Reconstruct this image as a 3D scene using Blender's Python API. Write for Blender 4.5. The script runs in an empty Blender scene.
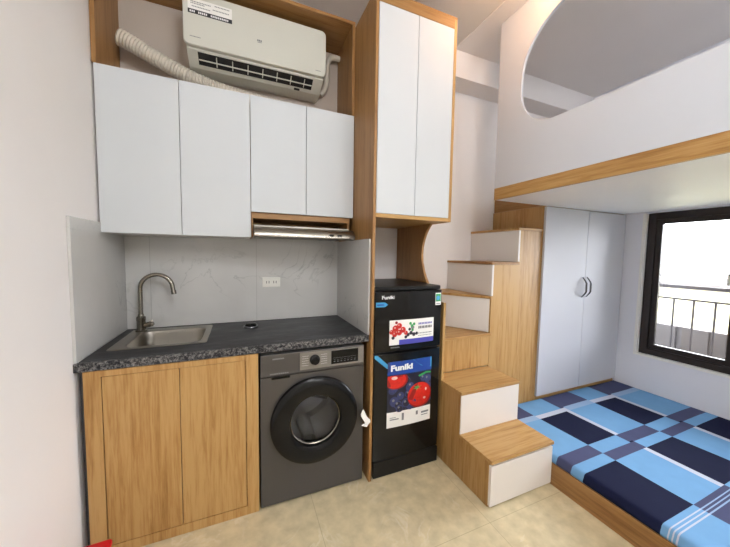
import bpy, bmesh, math, random
from mathutils import Vector, Matrix
S = bpy.context.scene
C = S.collection
random.seed(4)
R = math.radians

# ------------------------------------------------------------------ camera
F_PX = 296.2
cam_d = bpy.data.cameras.new('camera')
cam = bpy.data.objects.new('camera', cam_d); C.objects.link(cam)
yaw, pit, rol = R(22.7217), R(-3.762), R(0.8926)
Fv = Vector((math.sin(yaw)*math.cos(pit), math.cos(yaw)*math.cos(pit), math.sin(pit)))
Rv = Vector((math.cos(yaw), -math.sin(yaw), 0)); Uv = Rv.cross(Fv)
R2 = Rv*math.cos(rol)+Uv*math.sin(rol); U2 = -Rv*math.sin(rol)+Uv*math.cos(rol)
mt = Matrix((( R2.x, U2.x, -Fv.x, .6382), (R2.y, U2.y, -Fv.y, -2.1468), (R2.z, U2.z, -Fv.z, 1.3420), (0, 0, 0, 1)))
cam.matrix_world = mt
cam_d.sensor_width = 36; cam_d.sensor_fit = 'HORIZONTAL'; cam_d.lens = F_PX/730*36
cam_d.clip_start = .02; cam_d.clip_end = 200
S.camera = cam

# ------------------------------------------------------------------ world, lights, exposure
w = bpy.data.worlds.new('sky'); S.world = w; w.use_nodes = True
bg = w.node_tree.nodes['Background']
bg.inputs[0].default_value = (.92, .94, 1, 1); bg.inputs[1].default_value = 27.0
def area(name, loc, rot, sx, sy, power, col, portal=False):
    l = bpy.data.lights.new(name, 'AREA'); l.shape = 'RECTANGLE'; l.size = sx; l.size_y = sy
    l.energy = power; l.color = col
    o = bpy.data.objects.new(name, l); C.objects.link(o); o.location = loc; o.rotation_euler = rot
    if portal: l.cycles.is_portal = True
    return o
area('window_portal', (4.09, -1.26, 1.12), (0, R(90), 0), 1.2, 1.2, 1, (1, 1, 1), portal=True)
LAMP_MAIN, LAMP_FAR, LAMP_WARM = 112, 46, 95     # emission of the three lamp globes
S.view_settings.view_transform = 'Standard'; S.view_settings.look = 'None'
S.view_settings.exposure = -0.2; S.view_settings.gamma = 1; S.view_settings.use_curve_mapping = False

# ------------------------------------------------------------------ materials
def srgb(r, g, b):
    f = lambda c: (c/255/12.92) if c/255 <= .04045 else ((c/255+.055)/1.055)**2.4
    return (f(r), f(g), f(b), 1)
def mat(name, col, rough=.5, metal=0, bump=0, bscale=60, spec=.5, coat=0, var=0.02, vscale=3):
    m = bpy.data.materials.new(name); m.use_nodes = True
    N, L = m.node_tree.nodes, m.node_tree.links
    b = N['Principled BSDF']; b.inputs['Roughness'].default_value = rough; b.inputs['Metallic'].default_value = metal
    b.inputs['Specular IOR Level'].default_value = spec; b.inputs['Coat Weight'].default_value = coat
    b.inputs['Coat Roughness'].default_value = .08
    tc = N.new('ShaderNodeTexCoord')
    nz = N.new('ShaderNodeTexNoise'); nz.inputs['Scale'].default_value = vscale; nz.inputs['Detail'].default_value = 4
    L.new(tc.outputs['Object'], nz.inputs['Vector'])
    mx = N.new('ShaderNodeMix'); mx.data_type = 'RGBA'
    mx.inputs[6].default_value = tuple(c*(1-var*2) for c in col[:3])+(1,)
    mx.inputs[7].default_value = tuple(min(1, c*(1+var)) for c in col[:3])+(1,)
    L.new(nz.outputs['Fac'], mx.inputs[0]); L.new(mx.outputs[2], b.inputs['Base Color'])
    if bump:
        n2 = N.new('ShaderNodeTexNoise'); n2.inputs['Scale'].default_value = bscale; n2.inputs['Detail'].default_value = 3
        L.new(tc.outputs['Object'], n2.inputs['Vector'])
        bp = N.new('ShaderNodeBump'); bp.inputs['Strength'].default_value = bump; bp.inputs['Distance'].default_value = .002
        L.new(n2.outputs['Fac'], bp.inputs['Height']); L.new(bp.outputs[0], b.inputs['Normal'])
    return m
def wood(name, axis, c0=(136, 96, 50), c1=(168, 127, 74), c2=(182, 145, 92), rough=.42):
    m = bpy.data.materials.new(name); m.use_nodes = True
    N, L = m.node_tree.nodes, m.node_tree.links; b = N['Principled BSDF']
    b.inputs['Roughness'].default_value = rough; b.inputs['Specular IOR Level'].default_value = .35
    tc = N.new('ShaderNodeTexCoord'); mp = N.new('ShaderNodeMapping'); L.new(tc.outputs['Object'], mp.inputs[0])
    sc = [1, 1, 1]; sc['xyz'.index(axis)] = .06; mp.inputs['Scale'].default_value = sc
    n1 = N.new('ShaderNodeTexNoise'); n1.inputs['Scale'].default_value = 44; n1.inputs['Detail'].default_value = 6; n1.inputs['Roughness'].default_value = .62; n1.inputs['Distortion'].default_value = .5
    n2 = N.new('ShaderNodeTexNoise'); n2.inputs['Scale'].default_value = 170; n2.inputs['Detail'].default_value = 3
    n3 = N.new('ShaderNodeTexNoise'); n3.inputs['Scale'].default_value = 7; n3.inputs['Detail'].default_value = 2
    for n in (n1, n2, n3): L.new(mp.outputs[0], n.inputs['Vector'])
    a = N.new('ShaderNodeMath'); a.operation = 'MULTIPLY_ADD'; a.inputs[1].default_value = .35
    L.new(n2.outputs['Fac'], a.inputs[0]); L.new(n1.outputs['Fac'], a.inputs[2])
    a2 = N.new('ShaderNodeMath'); a2.operation = 'MULTIPLY_ADD'; a2.inputs[1].default_value = .5
    L.new(n3.outputs['Fac'], a2.inputs[0]); L.new(a.outputs[0], a2.inputs[2])
    cr = N.new('ShaderNodeValToRGB'); e = cr.color_ramp.elements
    e[0].position = .62; e[0].color = srgb(*c0); e[1].position = 1.2 if False else 1.0; e[1].color = srgb(*c2)
    x = e.new(.84); x.color = srgb(*c1)
    L.new(a2.outputs[0], cr.inputs[0]); L.new(cr.outputs[0], b.inputs['Base Color'])
    return m
W = {a: wood('oak_laminate_'+a, a) for a in 'xyz'}
WD = {a: wood('oak_panel_'+a, a, (112, 78, 42), (144, 104, 60), (158, 118, 72)) for a in 'xyz'}
M = {}
M['wall'] = mat('wall_paint', srgb(238, 234, 232), .75, bump=.15, bscale=40)
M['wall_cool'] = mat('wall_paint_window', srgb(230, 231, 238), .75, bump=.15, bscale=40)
M['niche'] = mat('niche_wall_shaded', srgb(196, 184, 172), .8, bump=.3, bscale=30, var=.05)  # wall tone darkened, the niche's shade put into the colour
M['ceil'] = mat('ceiling_paint', srgb(222, 219, 215), .8)
M['white'] = mat('white_satin_laminate', srgb(206, 210, 213), .5, spec=.35)
M['white_matt'] = mat('white_matt_board', srgb(222, 218, 214), .45)
M['loft'] = mat('white_loft_board', srgb(206, 210, 218), .6, spec=.3)
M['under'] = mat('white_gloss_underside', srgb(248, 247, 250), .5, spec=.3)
M['ward'] = mat('wardrobe_white_laminate', srgb(194, 195, 202), .55, spec=.3)
M['cream'] = mat('cream_drawer_front', srgb(228, 221, 213), .35)
M['black'] = mat('black_gloss', (.006, .006, .006, 1), .2, spec=.22)
M['fridge'] = mat('fridge_black', (.006, .006, .006, 1), .14, spec=.3)
M['fridge_body'] = mat('fridge_side_black', (.007, .007, .007, 1), .4, spec=.3)
M['wm'] = mat('washer_grey', srgb(82, 79, 77), .38, .5)
M['wm_light'] = mat('washer_silver_band', srgb(132, 128, 124), .35, .5)
M['chrome'] = mat('brushed_steel', srgb(140, 134, 124), .27, 1, bump=.03, bscale=300)
M['steel'] = mat('satin_sink_steel', srgb(156, 151, 142), .36, 1)
M['dark_chrome'] = mat('dark_chrome', srgb(110, 110, 114), .25, 1)
M['ac'] = mat('ac_plastic', srgb(208, 207, 196), .35)
M['ac_in'] = mat('ac_slot_dark', (.012, .012, .013, 1), .6)
M['duct'] = mat('duct_foil_white', srgb(214, 206, 192), .5, .1)
M['winframe'] = mat('window_dark_aluminium', srgb(40, 33, 31), .4, .2)
M['plastic_white'] = mat('socket_plastic', srgb(228, 226, 218), .35)
M['red'] = mat('red_plastic', srgb(190, 10, 26), .3)
M['paper'] = mat('paper_white', srgb(240, 238, 234), .8)
M['ink'] = mat('dark_ink', srgb(40, 40, 44), .6)
M['ink_grey'] = mat('grey_ink', srgb(120, 122, 124), .6)
M['ink_white'] = mat('white_ink', srgb(240, 240, 240), .5)
M['ink_blue'] = mat('blue_ink', srgb(22, 66, 150), .4)
M['ink_ltblue'] = mat('light_blue_ink', srgb(64, 150, 200), .4)
M['ink_green'] = mat('green_ink', srgb(48, 150, 80), .4)
M['ink_red'] = mat('tomato_red_ink', srgb(205, 34, 24), .35, var=.2, vscale=60)
M['ink_red2'] = mat('dark_red_ink', srgb(140, 18, 20), .35)
M['ink_berry'] = mat('berry_ink', srgb(54, 62, 110), .4, var=.4, vscale=120)
M['ink_berry2'] = mat('berry_dark_ink', srgb(22, 24, 44), .4)
M['ink_violet'] = mat('violet_ink', srgb(70, 70, 170), .4)
M['glint'] = mat('pale_glint_ink', srgb(225, 190, 180), .4)
M['outside'] = mat('balcony_parapet_grey', srgb(60, 56, 54), .8, bump=.3)
M['rail'] = mat('balcony_rail_grey', srgb(46, 43, 43), .7, 0, spec=.2)
M['house'] = mat('pale_yellow_render', srgb(150, 146, 112), .8)
M['lamp_body'] = mat('lamp_body_white', srgb(235, 235, 232), .4)
M['drum'] = mat('drum_steel', srgb(200, 200, 200), .3, .45, bump=.8, bscale=40)
M['navy'] = mat('navy_cotton', srgb(26, 30, 56), .9, spec=.08, bump=.3, bscale=400, var=.08, vscale=12)
M['slate'] = mat('slate_cotton', srgb(74, 78, 108), .9, spec=.08, bump=.3, bscale=400, var=.08, vscale=12)
M['sky'] = mat('sky_blue_cotton', srgb(112, 158, 200), .9, spec=.08, bump=.3, bscale=400, var=.05, vscale=12)
M['skyl'] = mat('pale_blue_cotton', srgb(138, 166, 200), .9)
M['stripe'] = mat('white_cotton_stripe', srgb(184, 190, 206), .9)
def glass():
    m = bpy.data.materials.new('clear_glass'); m.use_nodes = True
    N, L = m.node_tree.nodes, m.node_tree.links
    for n in list(N):
        if n.type == 'BSDF_PRINCIPLED': N.remove(n)
    t = N.new('ShaderNodeBsdfTransparent'); g = N.new('ShaderNodeBsdfGlossy'); g.inputs['Roughness'].default_value = .02
    t.inputs[0].default_value = (.96, .97, .97, 1)
    fr = N.new('ShaderNodeFresnel'); fr.inputs[0].default_value = 1.45
    mx = N.new('ShaderNodeMixShader'); L.new(fr.outputs[0], mx.inputs[0]); L.new(t.outputs[0], mx.inputs[1]); L.new(g.outputs[0], mx.inputs[2])
    L.new(mx.outputs[0], N['Material Output'].inputs[0]); return m
M['glass'] = glass()
def smoked():
    m = glass(); m.name = 'smoked_glass'
    for n in m.node_tree.nodes:
        if n.type == 'BSDF_TRANSPARENT': n.inputs[0].default_value = (.75, .75, .76, 1)
    return m
M['smoke'] = smoked()
def marble(name, base, vein, scale, seams=None, rough=.12, spec=.5, veinw=.03, mott=.06, mscale=3, amount=.6):
    m = bpy.data.materials.new(name); m.use_nodes = True
    N, L = m.node_tree.nodes, m.node_tree.links; b = N['Principled BSDF']
    b.inputs['Roughness'].default_value = rough; b.inputs['Specular IOR Level'].default_value = spec
    tc = N.new('ShaderNodeTexCoord')
    nz = N.new('ShaderNodeTexNoise'); nz.inputs['Scale'].default_value = scale; nz.inputs['Detail'].default_value = 5; nz.inputs['Roughness'].default_value = .55; nz.inputs['Distortion'].default_value = .8
    L.new(tc.outputs['Object'], nz.inputs['Vector'])
    s = N.new('ShaderNodeMath'); s.operation = 'SUBTRACT'; s.inputs[1].default_value = .5; L.new(nz.outputs['Fac'], s.inputs[0])
    a = N.new('ShaderNodeMath'); a.operation = 'ABSOLUTE'; L.new(s.outputs[0], a.inputs[0])
    mr = N.new('ShaderNodeMapRange'); mr.inputs[1].default_value = 0; mr.inputs[2].default_value = veinw; mr.inputs[3].default_value = amount; mr.inputs[4].default_value = 0
    L.new(a.outputs[0], mr.inputs[0])
    n4 = N.new('ShaderNodeTexNoise'); n4.inputs['Scale'].default_value = scale*.8; L.new(tc.outputs['Object'], n4.inputs['Vector'])
    m4 = N.new('ShaderNodeMapRange'); m4.inputs[1].default_value = .48; m4.inputs[2].default_value = .68; L.new(n4.outputs['Fac'], m4.inputs[0])
    mu = N.new('ShaderNodeMath'); mu.operation = 'MULTIPLY'; L.new(mr.outputs[0], mu.inputs[0]); L.new(m4.outputs[0], mu.inputs[1])
    n2 = N.new('ShaderNodeTexNoise'); n2.inputs['Scale'].default_value = mscale; n2.inputs['Detail'].default_value = 6
    L.new(tc.outputs['Object'], n2.inputs['Vector'])
    mb = N.new('ShaderNodeMix'); mb.data_type = 'RGBA'
    mrr = N.new('ShaderNodeMapRange'); mrr.inputs[1].default_value = .3; mrr.inputs[2].default_value = .7; L.new(n2.outputs['Fac'], mrr.inputs[0]); L.new(mrr.outputs[0], mb.inputs[0])
    mb.inputs[6].default_value = tuple(c*(1-mott*2) for c in base[:3])+(1,); mb.inputs[7].default_value = tuple(min(1, c*(1+mott*2)) for c in base[:3])+(1,)
    mx = N.new('ShaderNodeMix'); mx.data_type = 'RGBA'; L.new(mu.outputs[0], mx.inputs[0]); L.new(mb.outputs[2], mx.inputs[6]); mx.inputs[7].default_value = vein
    last = mx.outputs[2]
    if seams:  # (axis, offset, spacing) grout lines
        sp = N.new('ShaderNodeSeparateXYZ'); L.new(tc.outputs['Object'], sp.inputs[0])
        for ax, off, spc in seams:
            ad = N.new('ShaderNodeMath'); ad.operation = 'SUBTRACT'; ad.inputs[1].default_value = off-100*spc; L.new(sp.outputs[ax], ad.inputs[0])
            mo = N.new('ShaderNodeMath'); mo.operation = 'MODULO'; mo.inputs[1].default_value = spc; L.new(ad.outputs[0], mo.inputs[0])
            lt = N.new('ShaderNodeMath'); lt.operation = 'LESS_THAN'; lt.inputs[1].default_value = .003; L.new(mo.outputs[0], lt.inputs[0])
            fa = N.new('ShaderNodeMath'); fa.operation = 'MULTIPLY'; fa.inputs[1].default_value = .5; L.new(lt.outputs[0], fa.inputs[0])
            m2 = N.new('ShaderNodeMix'); m2.data_type = 'RGBA'; L.new(fa.outputs[0], m2.inputs[0]); L.new(last, m2.inputs[6]); m2.inputs[7].default_value = tuple(c*.5 for c in base[:3])+(1,)
            last = m2.outputs[2]
    L.new(last, b.inputs['Base Color']); return m
M['tile'] = marble('grey_marble_tile', srgb(196, 195, 192), srgb(140, 142, 140), 2.7, [('X', .132, .6)], .15, veinw=.012, mott=.03, amount=.5)
M['tile_side'] = marble('grey_marble_tile_side', srgb(196, 195, 192), srgb(140, 142, 140), 2.7, None, .15, veinw=.012, mott=.03, amount=.5)
M['floor'] = marble('beige_floor_tile', srgb(204, 189, 154), srgb(228, 218, 192), 5, [('X', .18, .8), ('Y', -.3, .8)], .22, veinw=.035, mott=.07, mscale=16, amount=.45)
def granite(name, dark, light, lo, hi, scale, stretch=(1, 1, 1), rough=.22):
    m = bpy.data.materials.new(name); m.use_nodes = True
    N, L = m.node_tree.nodes, m.node_tree.links; b = N['Principled BSDF']; b.inputs['Roughness'].default_value = rough; b.inputs['Specular IOR Level'].default_value = .16
    tc = N.new('ShaderNodeTexCoord'); mp = N.new('ShaderNodeMapping'); mp.inputs['Scale'].default_value = stretch; L.new(tc.outputs['Object'], mp.inputs[0])
    nz = N.new('ShaderNodeTexNoise'); nz.inputs['Scale'].default_value = scale; nz.inputs['Detail'].default_value = 7; nz.inputs['Roughness'].default_value = .75
    L.new(mp.outputs[0], nz.inputs['Vector'])
    cr = N.new('ShaderNodeValToRGB'); e = cr.color_ramp.elements; e[0].position = lo; e[0].color = dark; e[1].position = hi; e[1].color = light
    L.new(nz.outputs['Fac'], cr.inputs[0]); L.new(cr.outputs[0], b.inputs['Base Color']); return m
M['granite'] = granite('black_granite_top', srgb(20, 20, 23), srgb(86, 88, 92), .48, .80, 14, (.35, 1.6, 1), .35)
M['granite_edge'] = granite('speckled_granite_edge', srgb(34, 34, 38), srgb(156, 154, 152), .46, .70, 90, (1, 1, 1), .35)
def emis(name, col, s):
    m = bpy.data.materials.new(name); m.use_nodes = True; b = m.node_tree.nodes['Principled BSDF']
    b.inputs['Emission Color'].default_value = col; b.inputs['Emission Strength'].default_value = s; b.inputs['Base Color'].default_value = col; return m
M['lamp_on'] = emis('lamp_diffuser_lit', (1, .965, .91, 1), 3)

# ------------------------------------------------------------------ mesh helpers
class B:
    def __init__(s): s.v = []; s.f = []; s.m = []; s.sm = []
    def add(s, vs, fs, m=0, smooth=False):
        k = len(s.v); s.v += [tuple(p) for p in vs]
        for f in fs: s.f.append(tuple(i+k for i in f)); s.m.append(m); s.sm.append(smooth)
        return s
    def box(s, x0, x1, y0, y1, z0, z1, m=0):
        v = [(x, y, z) for x in (x0, x1) for y in (y0, y1) for z in (z0, z1)]
        return s.add(v, [(0, 1, 3, 2), (4, 6, 7, 5), (0, 4, 5, 1), (2, 3, 7, 6), (0, 2, 6, 4), (1, 5, 7, 3)], m)
    def prism(s, pts, ax, a, b, m=0, smooth=False):   # polygon in the plane normal to ax; coordinates in cyclic xyz order without ax
        def P(p, t): return (t, p[0], p[1]) if ax == 'x' else (p[0], t, p[1]) if ax == 'y' else (p[0], p[1], t)
        n = len(pts)
        s.add([P(p, a) for p in pts]+[P(p, b) for p in pts], [tuple(range(n))[::-1], tuple(range(n, 2*n))], m)
        s.add([P(p, a) for p in pts]+[P(p, b) for p in pts], [(i, (i+1) % n, n+(i+1) % n, n+i) for i in range(n)], m, smooth)
        return s
    def loft(s, loops, m=0, cap0=False, cap1=False, smooth=True, closed=True):
        n = len(loops[0]); v = [p for l in loops for p in l]; f = []
        for j in range(len(loops)-1):
            for i in range(n if closed else n-1):
                k = (i+1) % n; f.append((j*n+i, j*n+k, (j+1)*n+k, (j+1)*n+i))
        s.add(v, f, m, smooth)
        if cap0: s.add(loops[0], [tuple(range(n))[::-1]], m)
        if cap1: s.add(loops[-1], [tuple(range(n))], m)
        return s
    def tube(s, path, r, n=12, m=0, caps=True):
        path = [Vector(p) for p in path]; loops = []
        up = None
        for i, p in enumerate(path):
            d = (path[min(i+1, len(path)-1)]-path[max(i-1, 0)]).normalized()
            if up is None: up = d.orthogonal().normalized()
            up = (up-d*up.dot(d)).normalized(); q = d.cross(up)
            rr = r[i] if isinstance(r, (list, tuple)) else r
            loops.append([tuple(p+(up*math.cos(t)+q*math.sin(t))*rr) for t in [2*math.pi*k/n for k in range(n)]])
        return s.loft(loops, m, caps, caps)
    def lathe(s, prof, c, ax, n=48, m=0, cap0=True, cap1=True, smooth=True):  # prof: (radius, offset along axis)
        c = Vector(c); A = {'x': Vector((1, 0, 0)), 'y': Vector((0, 1, 0)), 'z': Vector((0, 0, 1))}[ax] if isinstance(ax, str) else Vector(ax).normalized()
        u = A.orthogonal().normalized(); q = A.cross(u)
        if isinstance(ax, str):
            u = {'x': Vector((0, 1, 0)), 'y': Vector((0, 0, 1)), 'z': Vector((1, 0, 0))}[ax]; q = A.cross(u)
        loops = [[tuple(c+A*h+(u*math.cos(t)+q*math.sin(t))*r) for t in [2*math.pi*k/n for k in range(n)]] for r, h in prof]
        return s.loft(loops, m, cap0, cap1, smooth)
    def build(s, name, mats, parent=None, bev=0, loc=None, seg=2):
        o0 = Vector(loc) if loc is not None else (parent.matrix_world.translation if parent else Vector((0, 0, 0)))
        if parent and loc is None: o0 = ORG[parent.name]
        me = bpy.data.meshes.new(name)
        me.from_pydata([tuple(Vector(v)-o0) for v in s.v], [], s.f)
        bm = bmesh.new(); bm.from_mesh(me)
        for i, f in enumerate(bm.faces): f.material_index = s.m[i]; f.smooth = s.sm[i]
        bmesh.ops.remove_doubles(bm, verts=bm.verts, dist=1e-5)
        bmesh.ops.recalc_face_normals(bm, faces=bm.faces)
        bm.to_mesh(me); bm.free()
        for m_ in (mats if isinstance(mats, (list, tuple)) else [mats]): me.materials.append(m_)
        o = bpy.data.objects.new(name, me); C.objects.link(o)
        ORG[o.name] = o0
        if parent:
            o.parent = parent; o.location = o0-ORG[parent.name]
        else: o.location = o0
        if bev:
            b = o.modifiers.new('bevel', 'BEVEL'); b.width = bev; b.segments = seg; b.limit_method = 'ANGLE'; b.angle_limit = R(40)
        if any(s.sm):
            try:
                for e in me.edges: pass
                me.set_sharp_from_angle(angle=R(38))
            except Exception: pass
        return o
ORG = {}
def tag(o, label, cat, group=None):
    o['label'] = label; o['category'] = cat
    if group: o['group'] = group
    return o
def thing(name, label, cat, loc, group=None):
    o = bpy.data.objects.new(name, None); C.objects.link(o); o.location = loc; ORG[o.name] = Vector(loc); o.empty_display_size = .1
    return tag(o, label, cat, group)
def struct(name, b, mats, bev=0, parent=None):
    o = b.build(name, mats, parent, bev)
    o['kind'] = 'structure'
    return o
def rrect(x0, x1, y0, y1, r, n=6):
    p = []
    for cx, cy, a in ((x1-r, y1-r, 0), (x0+r, y1-r, 90), (x0+r, y0+r, 180), (x1-r, y0+r, 270)):
        for k in range(n+1):
            t = R(a+90*k/n); p.append((cx+r*math.cos(t), cy+r*math.sin(t)))
    return p
def text(s, name, size, loc, parent, m, bold=0.0, width=None):
    """lettering standing in the xz plane facing -y, left-bottom at loc"""
    cu = bpy.data.curves.new(name, 'FONT'); cu.body = s; cu.size = size; cu.extrude = .0004; cu.offset = bold
    tmp = bpy.data.objects.new('tmp', cu); C.objects.link(tmp)
    dg = bpy.context.evaluated_depsgraph_get(); me = bpy.data.meshes.new_from_object(tmp.evaluated_get(dg))
    bpy.data.objects.remove(tmp)
    xs = [v.co.x for v in me.vertices]; sx = width/(max(xs)-min(xs)) if width else 1; x0 = min(xs)
    for v in me.vertices:
        x, y, z = v.co; v.co = ((x-x0)*sx, -z, y)
    me.materials.clear(); me.materials.append(m); me.name = name
    o = bpy.data.objects.new(name, me); C.objects.link(o); o.parent = parent
    o.location = Vector(loc)-ORG[parent.name]; return o

# ------------------------------------------------------------------ room shell
XW, YB, ZC = 3.92, -4.6, 2.95
XL = 2.316
struct('floor', B().box(-.15, XW+.2, YB-.15, .15, -.1, 0), M['floor'])
struct('ceiling', B().box(-.15, XW+.2, YB-.15, .15, ZC, ZC+.1), M['ceil'])
struct('wall_left', B().box(-.15, 0, YB, 0, 0, ZC), M['wall'])
struct('wall_back', B().box(-.15, XW+.2, 0, .15, 0, ZC), M['wall'])
struct('wall_rear', B().box(-.15, XW+.2, YB-.15, YB, 0, ZC), M['wall'])
WY0, WY1, WZ0, WZ1 = -1.89, -.654, .476, 1.735
b = B()
b.box(XW+.121, XW+.2, WY1-.03, WY1, WZ0, WZ1); b.box(XW+.121, XW+.2, WY0, WY1, WZ0, WZ0+.03)
b.box(XW, XW+.2, WY1, 0, 0, ZC); b.box(XW, XW+.2, YB, WY0, 0, ZC); b.box(XW, XW+.2, WY0, WY1, 0, WZ0); b.box(XW, XW+.2, WY0, WY1, WZ1, ZC)
struct('wall_right', b, M['wall_cool'])
struct('trim_1', B().box(1.8505, XW-.001, -.18, -.001, 2.745, ZC-.001), M['wall'])          # beam along the back wall
struct('trim_2', B().box(2.19, XW-.001, YB+.01, -.181, ZC-.006, ZC-.001), M['wall'])       # thin lighter sheet, painting the lit side of a ceiling shadow line
# tiles on walls
struct('trim_3', B().box(.013, 1.315, -.010, -.0005, .876, 1.56), M['tile'])
struct('trim_4', B().box(.0005, .012, -.600, -.0005, .876, 1.475), M['tile_side'], .001)

struct('trim_6', B().box(.0225, 1.2955, -.0018, -.0004, 2.204, 2.766), M['niche'])  # darker sheet over the wall, painting the shade behind the air conditioner
# window
wn = B(); y0, y1, z0, z1 = WY0+.003, WY1-.022, WZ0+.018, WZ1-.002
xa, xb = XW+.035, XW+.115
fw = .055
def frame(b, xa, xb, y0, y1, z0, z1, fw, m=0):
    b.box(xa, xb, y0, y0+fw, z0, z1, m); b.box(xa, xb, y1-fw, y1, z0, z1, m)
    b.box(xa, xb, y0+fw, y1-fw, z0, z0+fw, m); b.box(xa, xb, y0+fw, y1-fw, z1-fw, z1, m)
wob = struct('window_1', frame(wn, xa, xb, y0, y1, z0, z1, fw) or wn, M['winframe'], .003)
for k, (ya, yb, dx) in enumerate(((-1.235, y1-fw-.001, .010), (y0+fw+.001, -1.178, .045))):
    sb = B(); frame(sb, xa+dx, xa+dx+.03, ya, yb, z0+fw+.001, z1-fw-.001, .040)
    so = sb.build('window_sash', M['winframe'], wob, .002)
    B().box(xa+dx+.012, xa+dx+.017, ya+.04, yb-.04, z0+fw+.04, z1-fw-.04).build('window_pane', M['glass'], so)
lb = B().box(xa-.012, xa+.012, -1.192, -1.168, 1.15, 1.24); lb.box(xa-.022, xa-.010, -1.187, -1.173, 1.17, 1.20)
cs = B(); cs.box(XW-.005, XW+.033, WY1-.0215, WY1-.001, WZ0+.001, WZ1-.002).box(XW-.005, XW+.033, WY0+.003, WY1-.0215, WZ0+.001, WZ0+.0175)
cs.build('inner_casing', M['paper'], wob)
lb.build('window_latch', M['plastic_white'], wob, .002)

# ------------------------------------------------------------------ outside
struct('ground_balcony', B().box(4.13, 5.12, -6, 4, .06, .118), M['outside'])
par = B()
for k in range(80): par.box(5.05+.02*(k % 2), 5.12, -6+k*.125, -6+k*.125+.124, .1185, .60)
o = par.build('balcony_parapet', M['outside'], bev=0, loc=(5.1, -1, .1)); tag(o, 'grey ribbed balcony parapet outside the window', 'parapet')
rl = thing('balcony_railing', 'thin grey metal balcony railing seen through the window', 'railing', (4.62, -1, .1))
B().box(4.60, 4.64, -4, 3, 1.055, 1.085).build('top_rail', M['rail'], rl)
B().box(4.61, 4.63, -4, 3, .940, .958).build('lower_rail', M['rail'], rl)
for k in range(22):
    y = -2.33+k*.1415
    B().tube([(4.62, y, .12), (4.62, y, .943)], .009, 8).build('baluster', M['rail'], rl)
for y in (-4, 3): B().box(4.6, 4.64, y-.02, y+.02, .10, 1.09).build('post', M['rail'], rl)
hs = thing('pale_house', 'pale yellow building beyond the balcony railing', 'building', (16, 3, -6))
B().box(13, 19, -8, 16, -6, .45).build('wall', M['house'], hs)
B().box(12.8, 19.2, -8.2, 16.2, .45, .62).build('roof_slab', M['outside'], hs)
struct('ground_outside', B().box(4.15, 60, -40, 40, -6.2, -6), M['outside'])

# ------------------------------------------------------------------ base cabinet
YC = -.6
t = thing('sink_base_cabinet', 'oak sink base cabinet with two flush doors under the granite worktop', 'cabinet', (.37, -.3, 0))
B().box(.028, .086, -.600, -.580, 0, .835).box(.655, .712, -.600, -.580, 0, .835).box(.086, .655, -.600, -.580, .808, .835).box(.086, .655, -.600, -.580, 0, .045).build('face_frame', W['z'], t, .001)
B().box(.028, .046, -.580, -.02, 0, .835).box(.694, .712, -.580, -.02, 0, .835).box(.046, .694, -.580, -.02, .02, .04).box(.046, .694, -.04, -.02, .04, .70).build('carcass', W['z'], t)
B().box(.0150, .0275, -.590, -.575, 0, .835).build('dark_gap_strip', M['ink'], t)  # dark strip set into the gap between wall and cabinet
B().box(.089, .3695, -.5965, -.5802, .047, .806).build('door', W['z'], t, .0015)
B().box(.3725, .652, -.5965, -.5802, .047, .806).build('door', W['z'], t, .0015)

# countertop with hole for the sink
hx0, hx1, hy0, hy1 = .085, .448, -.440, -.085
ct = thing('countertop', 'dark granite worktop with speckled front edge', 'worktop', (.65, -.3, .838))
b = B(); X0, X1, Z0, Z1 = .0125, 1.3155, .838, .8755
b.box(X0, hx0, -.585, -.011, Z0, Z1).box(hx1, X1, -.585, -.011, Z0, Z1).box(hx0, hx1, hy1, -.011, Z0, Z1).box(hx0, hx1, -.585, hy0, Z0, Z1)
b.build('slab', M['granite'], ct)
eg = B().box(.0015, X1, -.606, -.585, Z0, Z1-.0002); eg.build('front_edge', M['granite_edge'], ct, .002)

# sink
sk = thing('kitchen_sink', 'brushed steel single bowl sink set in the dark worktop', 'sink', (.27, -.26, .876))
def L3(p, z): return [(a, c, z) for a, c in p]
o_out = rrect(.058, .470, -.458, -.062, .015); o_in = rrect(.118, .440, -.432, -.125, .05)
b = B(); b.loft([L3(o_out, .8762), L3(o_out, .8790), L3(rrect(.062, .466, -.454, -.066, .013), .8805), L3(rrect(.112, .446, -.438, -.119, .052), .8800), L3(o_in, .8770)], 0, smooth=False)
b.build('rim', M['steel'], sk)
b = B(); b.loft([L3(o_in, .8770), L3(rrect(.122, .436, -.428, -.129, .05), .86), L3(rrect(.126, .432, -.424, -.133, .048), .73), L3(rrect(.140, .418, -.410, -.147, .045), .712), L3(rrect(.26, .30, -.30, -.26, .019), .705)], 0, cap1=True)
b.build('bowl', M['steel'], sk)
B().lathe([(.036, 0), (.036, .004), (.028, .005), (.010, .002)], (.28, -.28, .7065), 'z', 24).build('drain', M['chrome'], sk)

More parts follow.
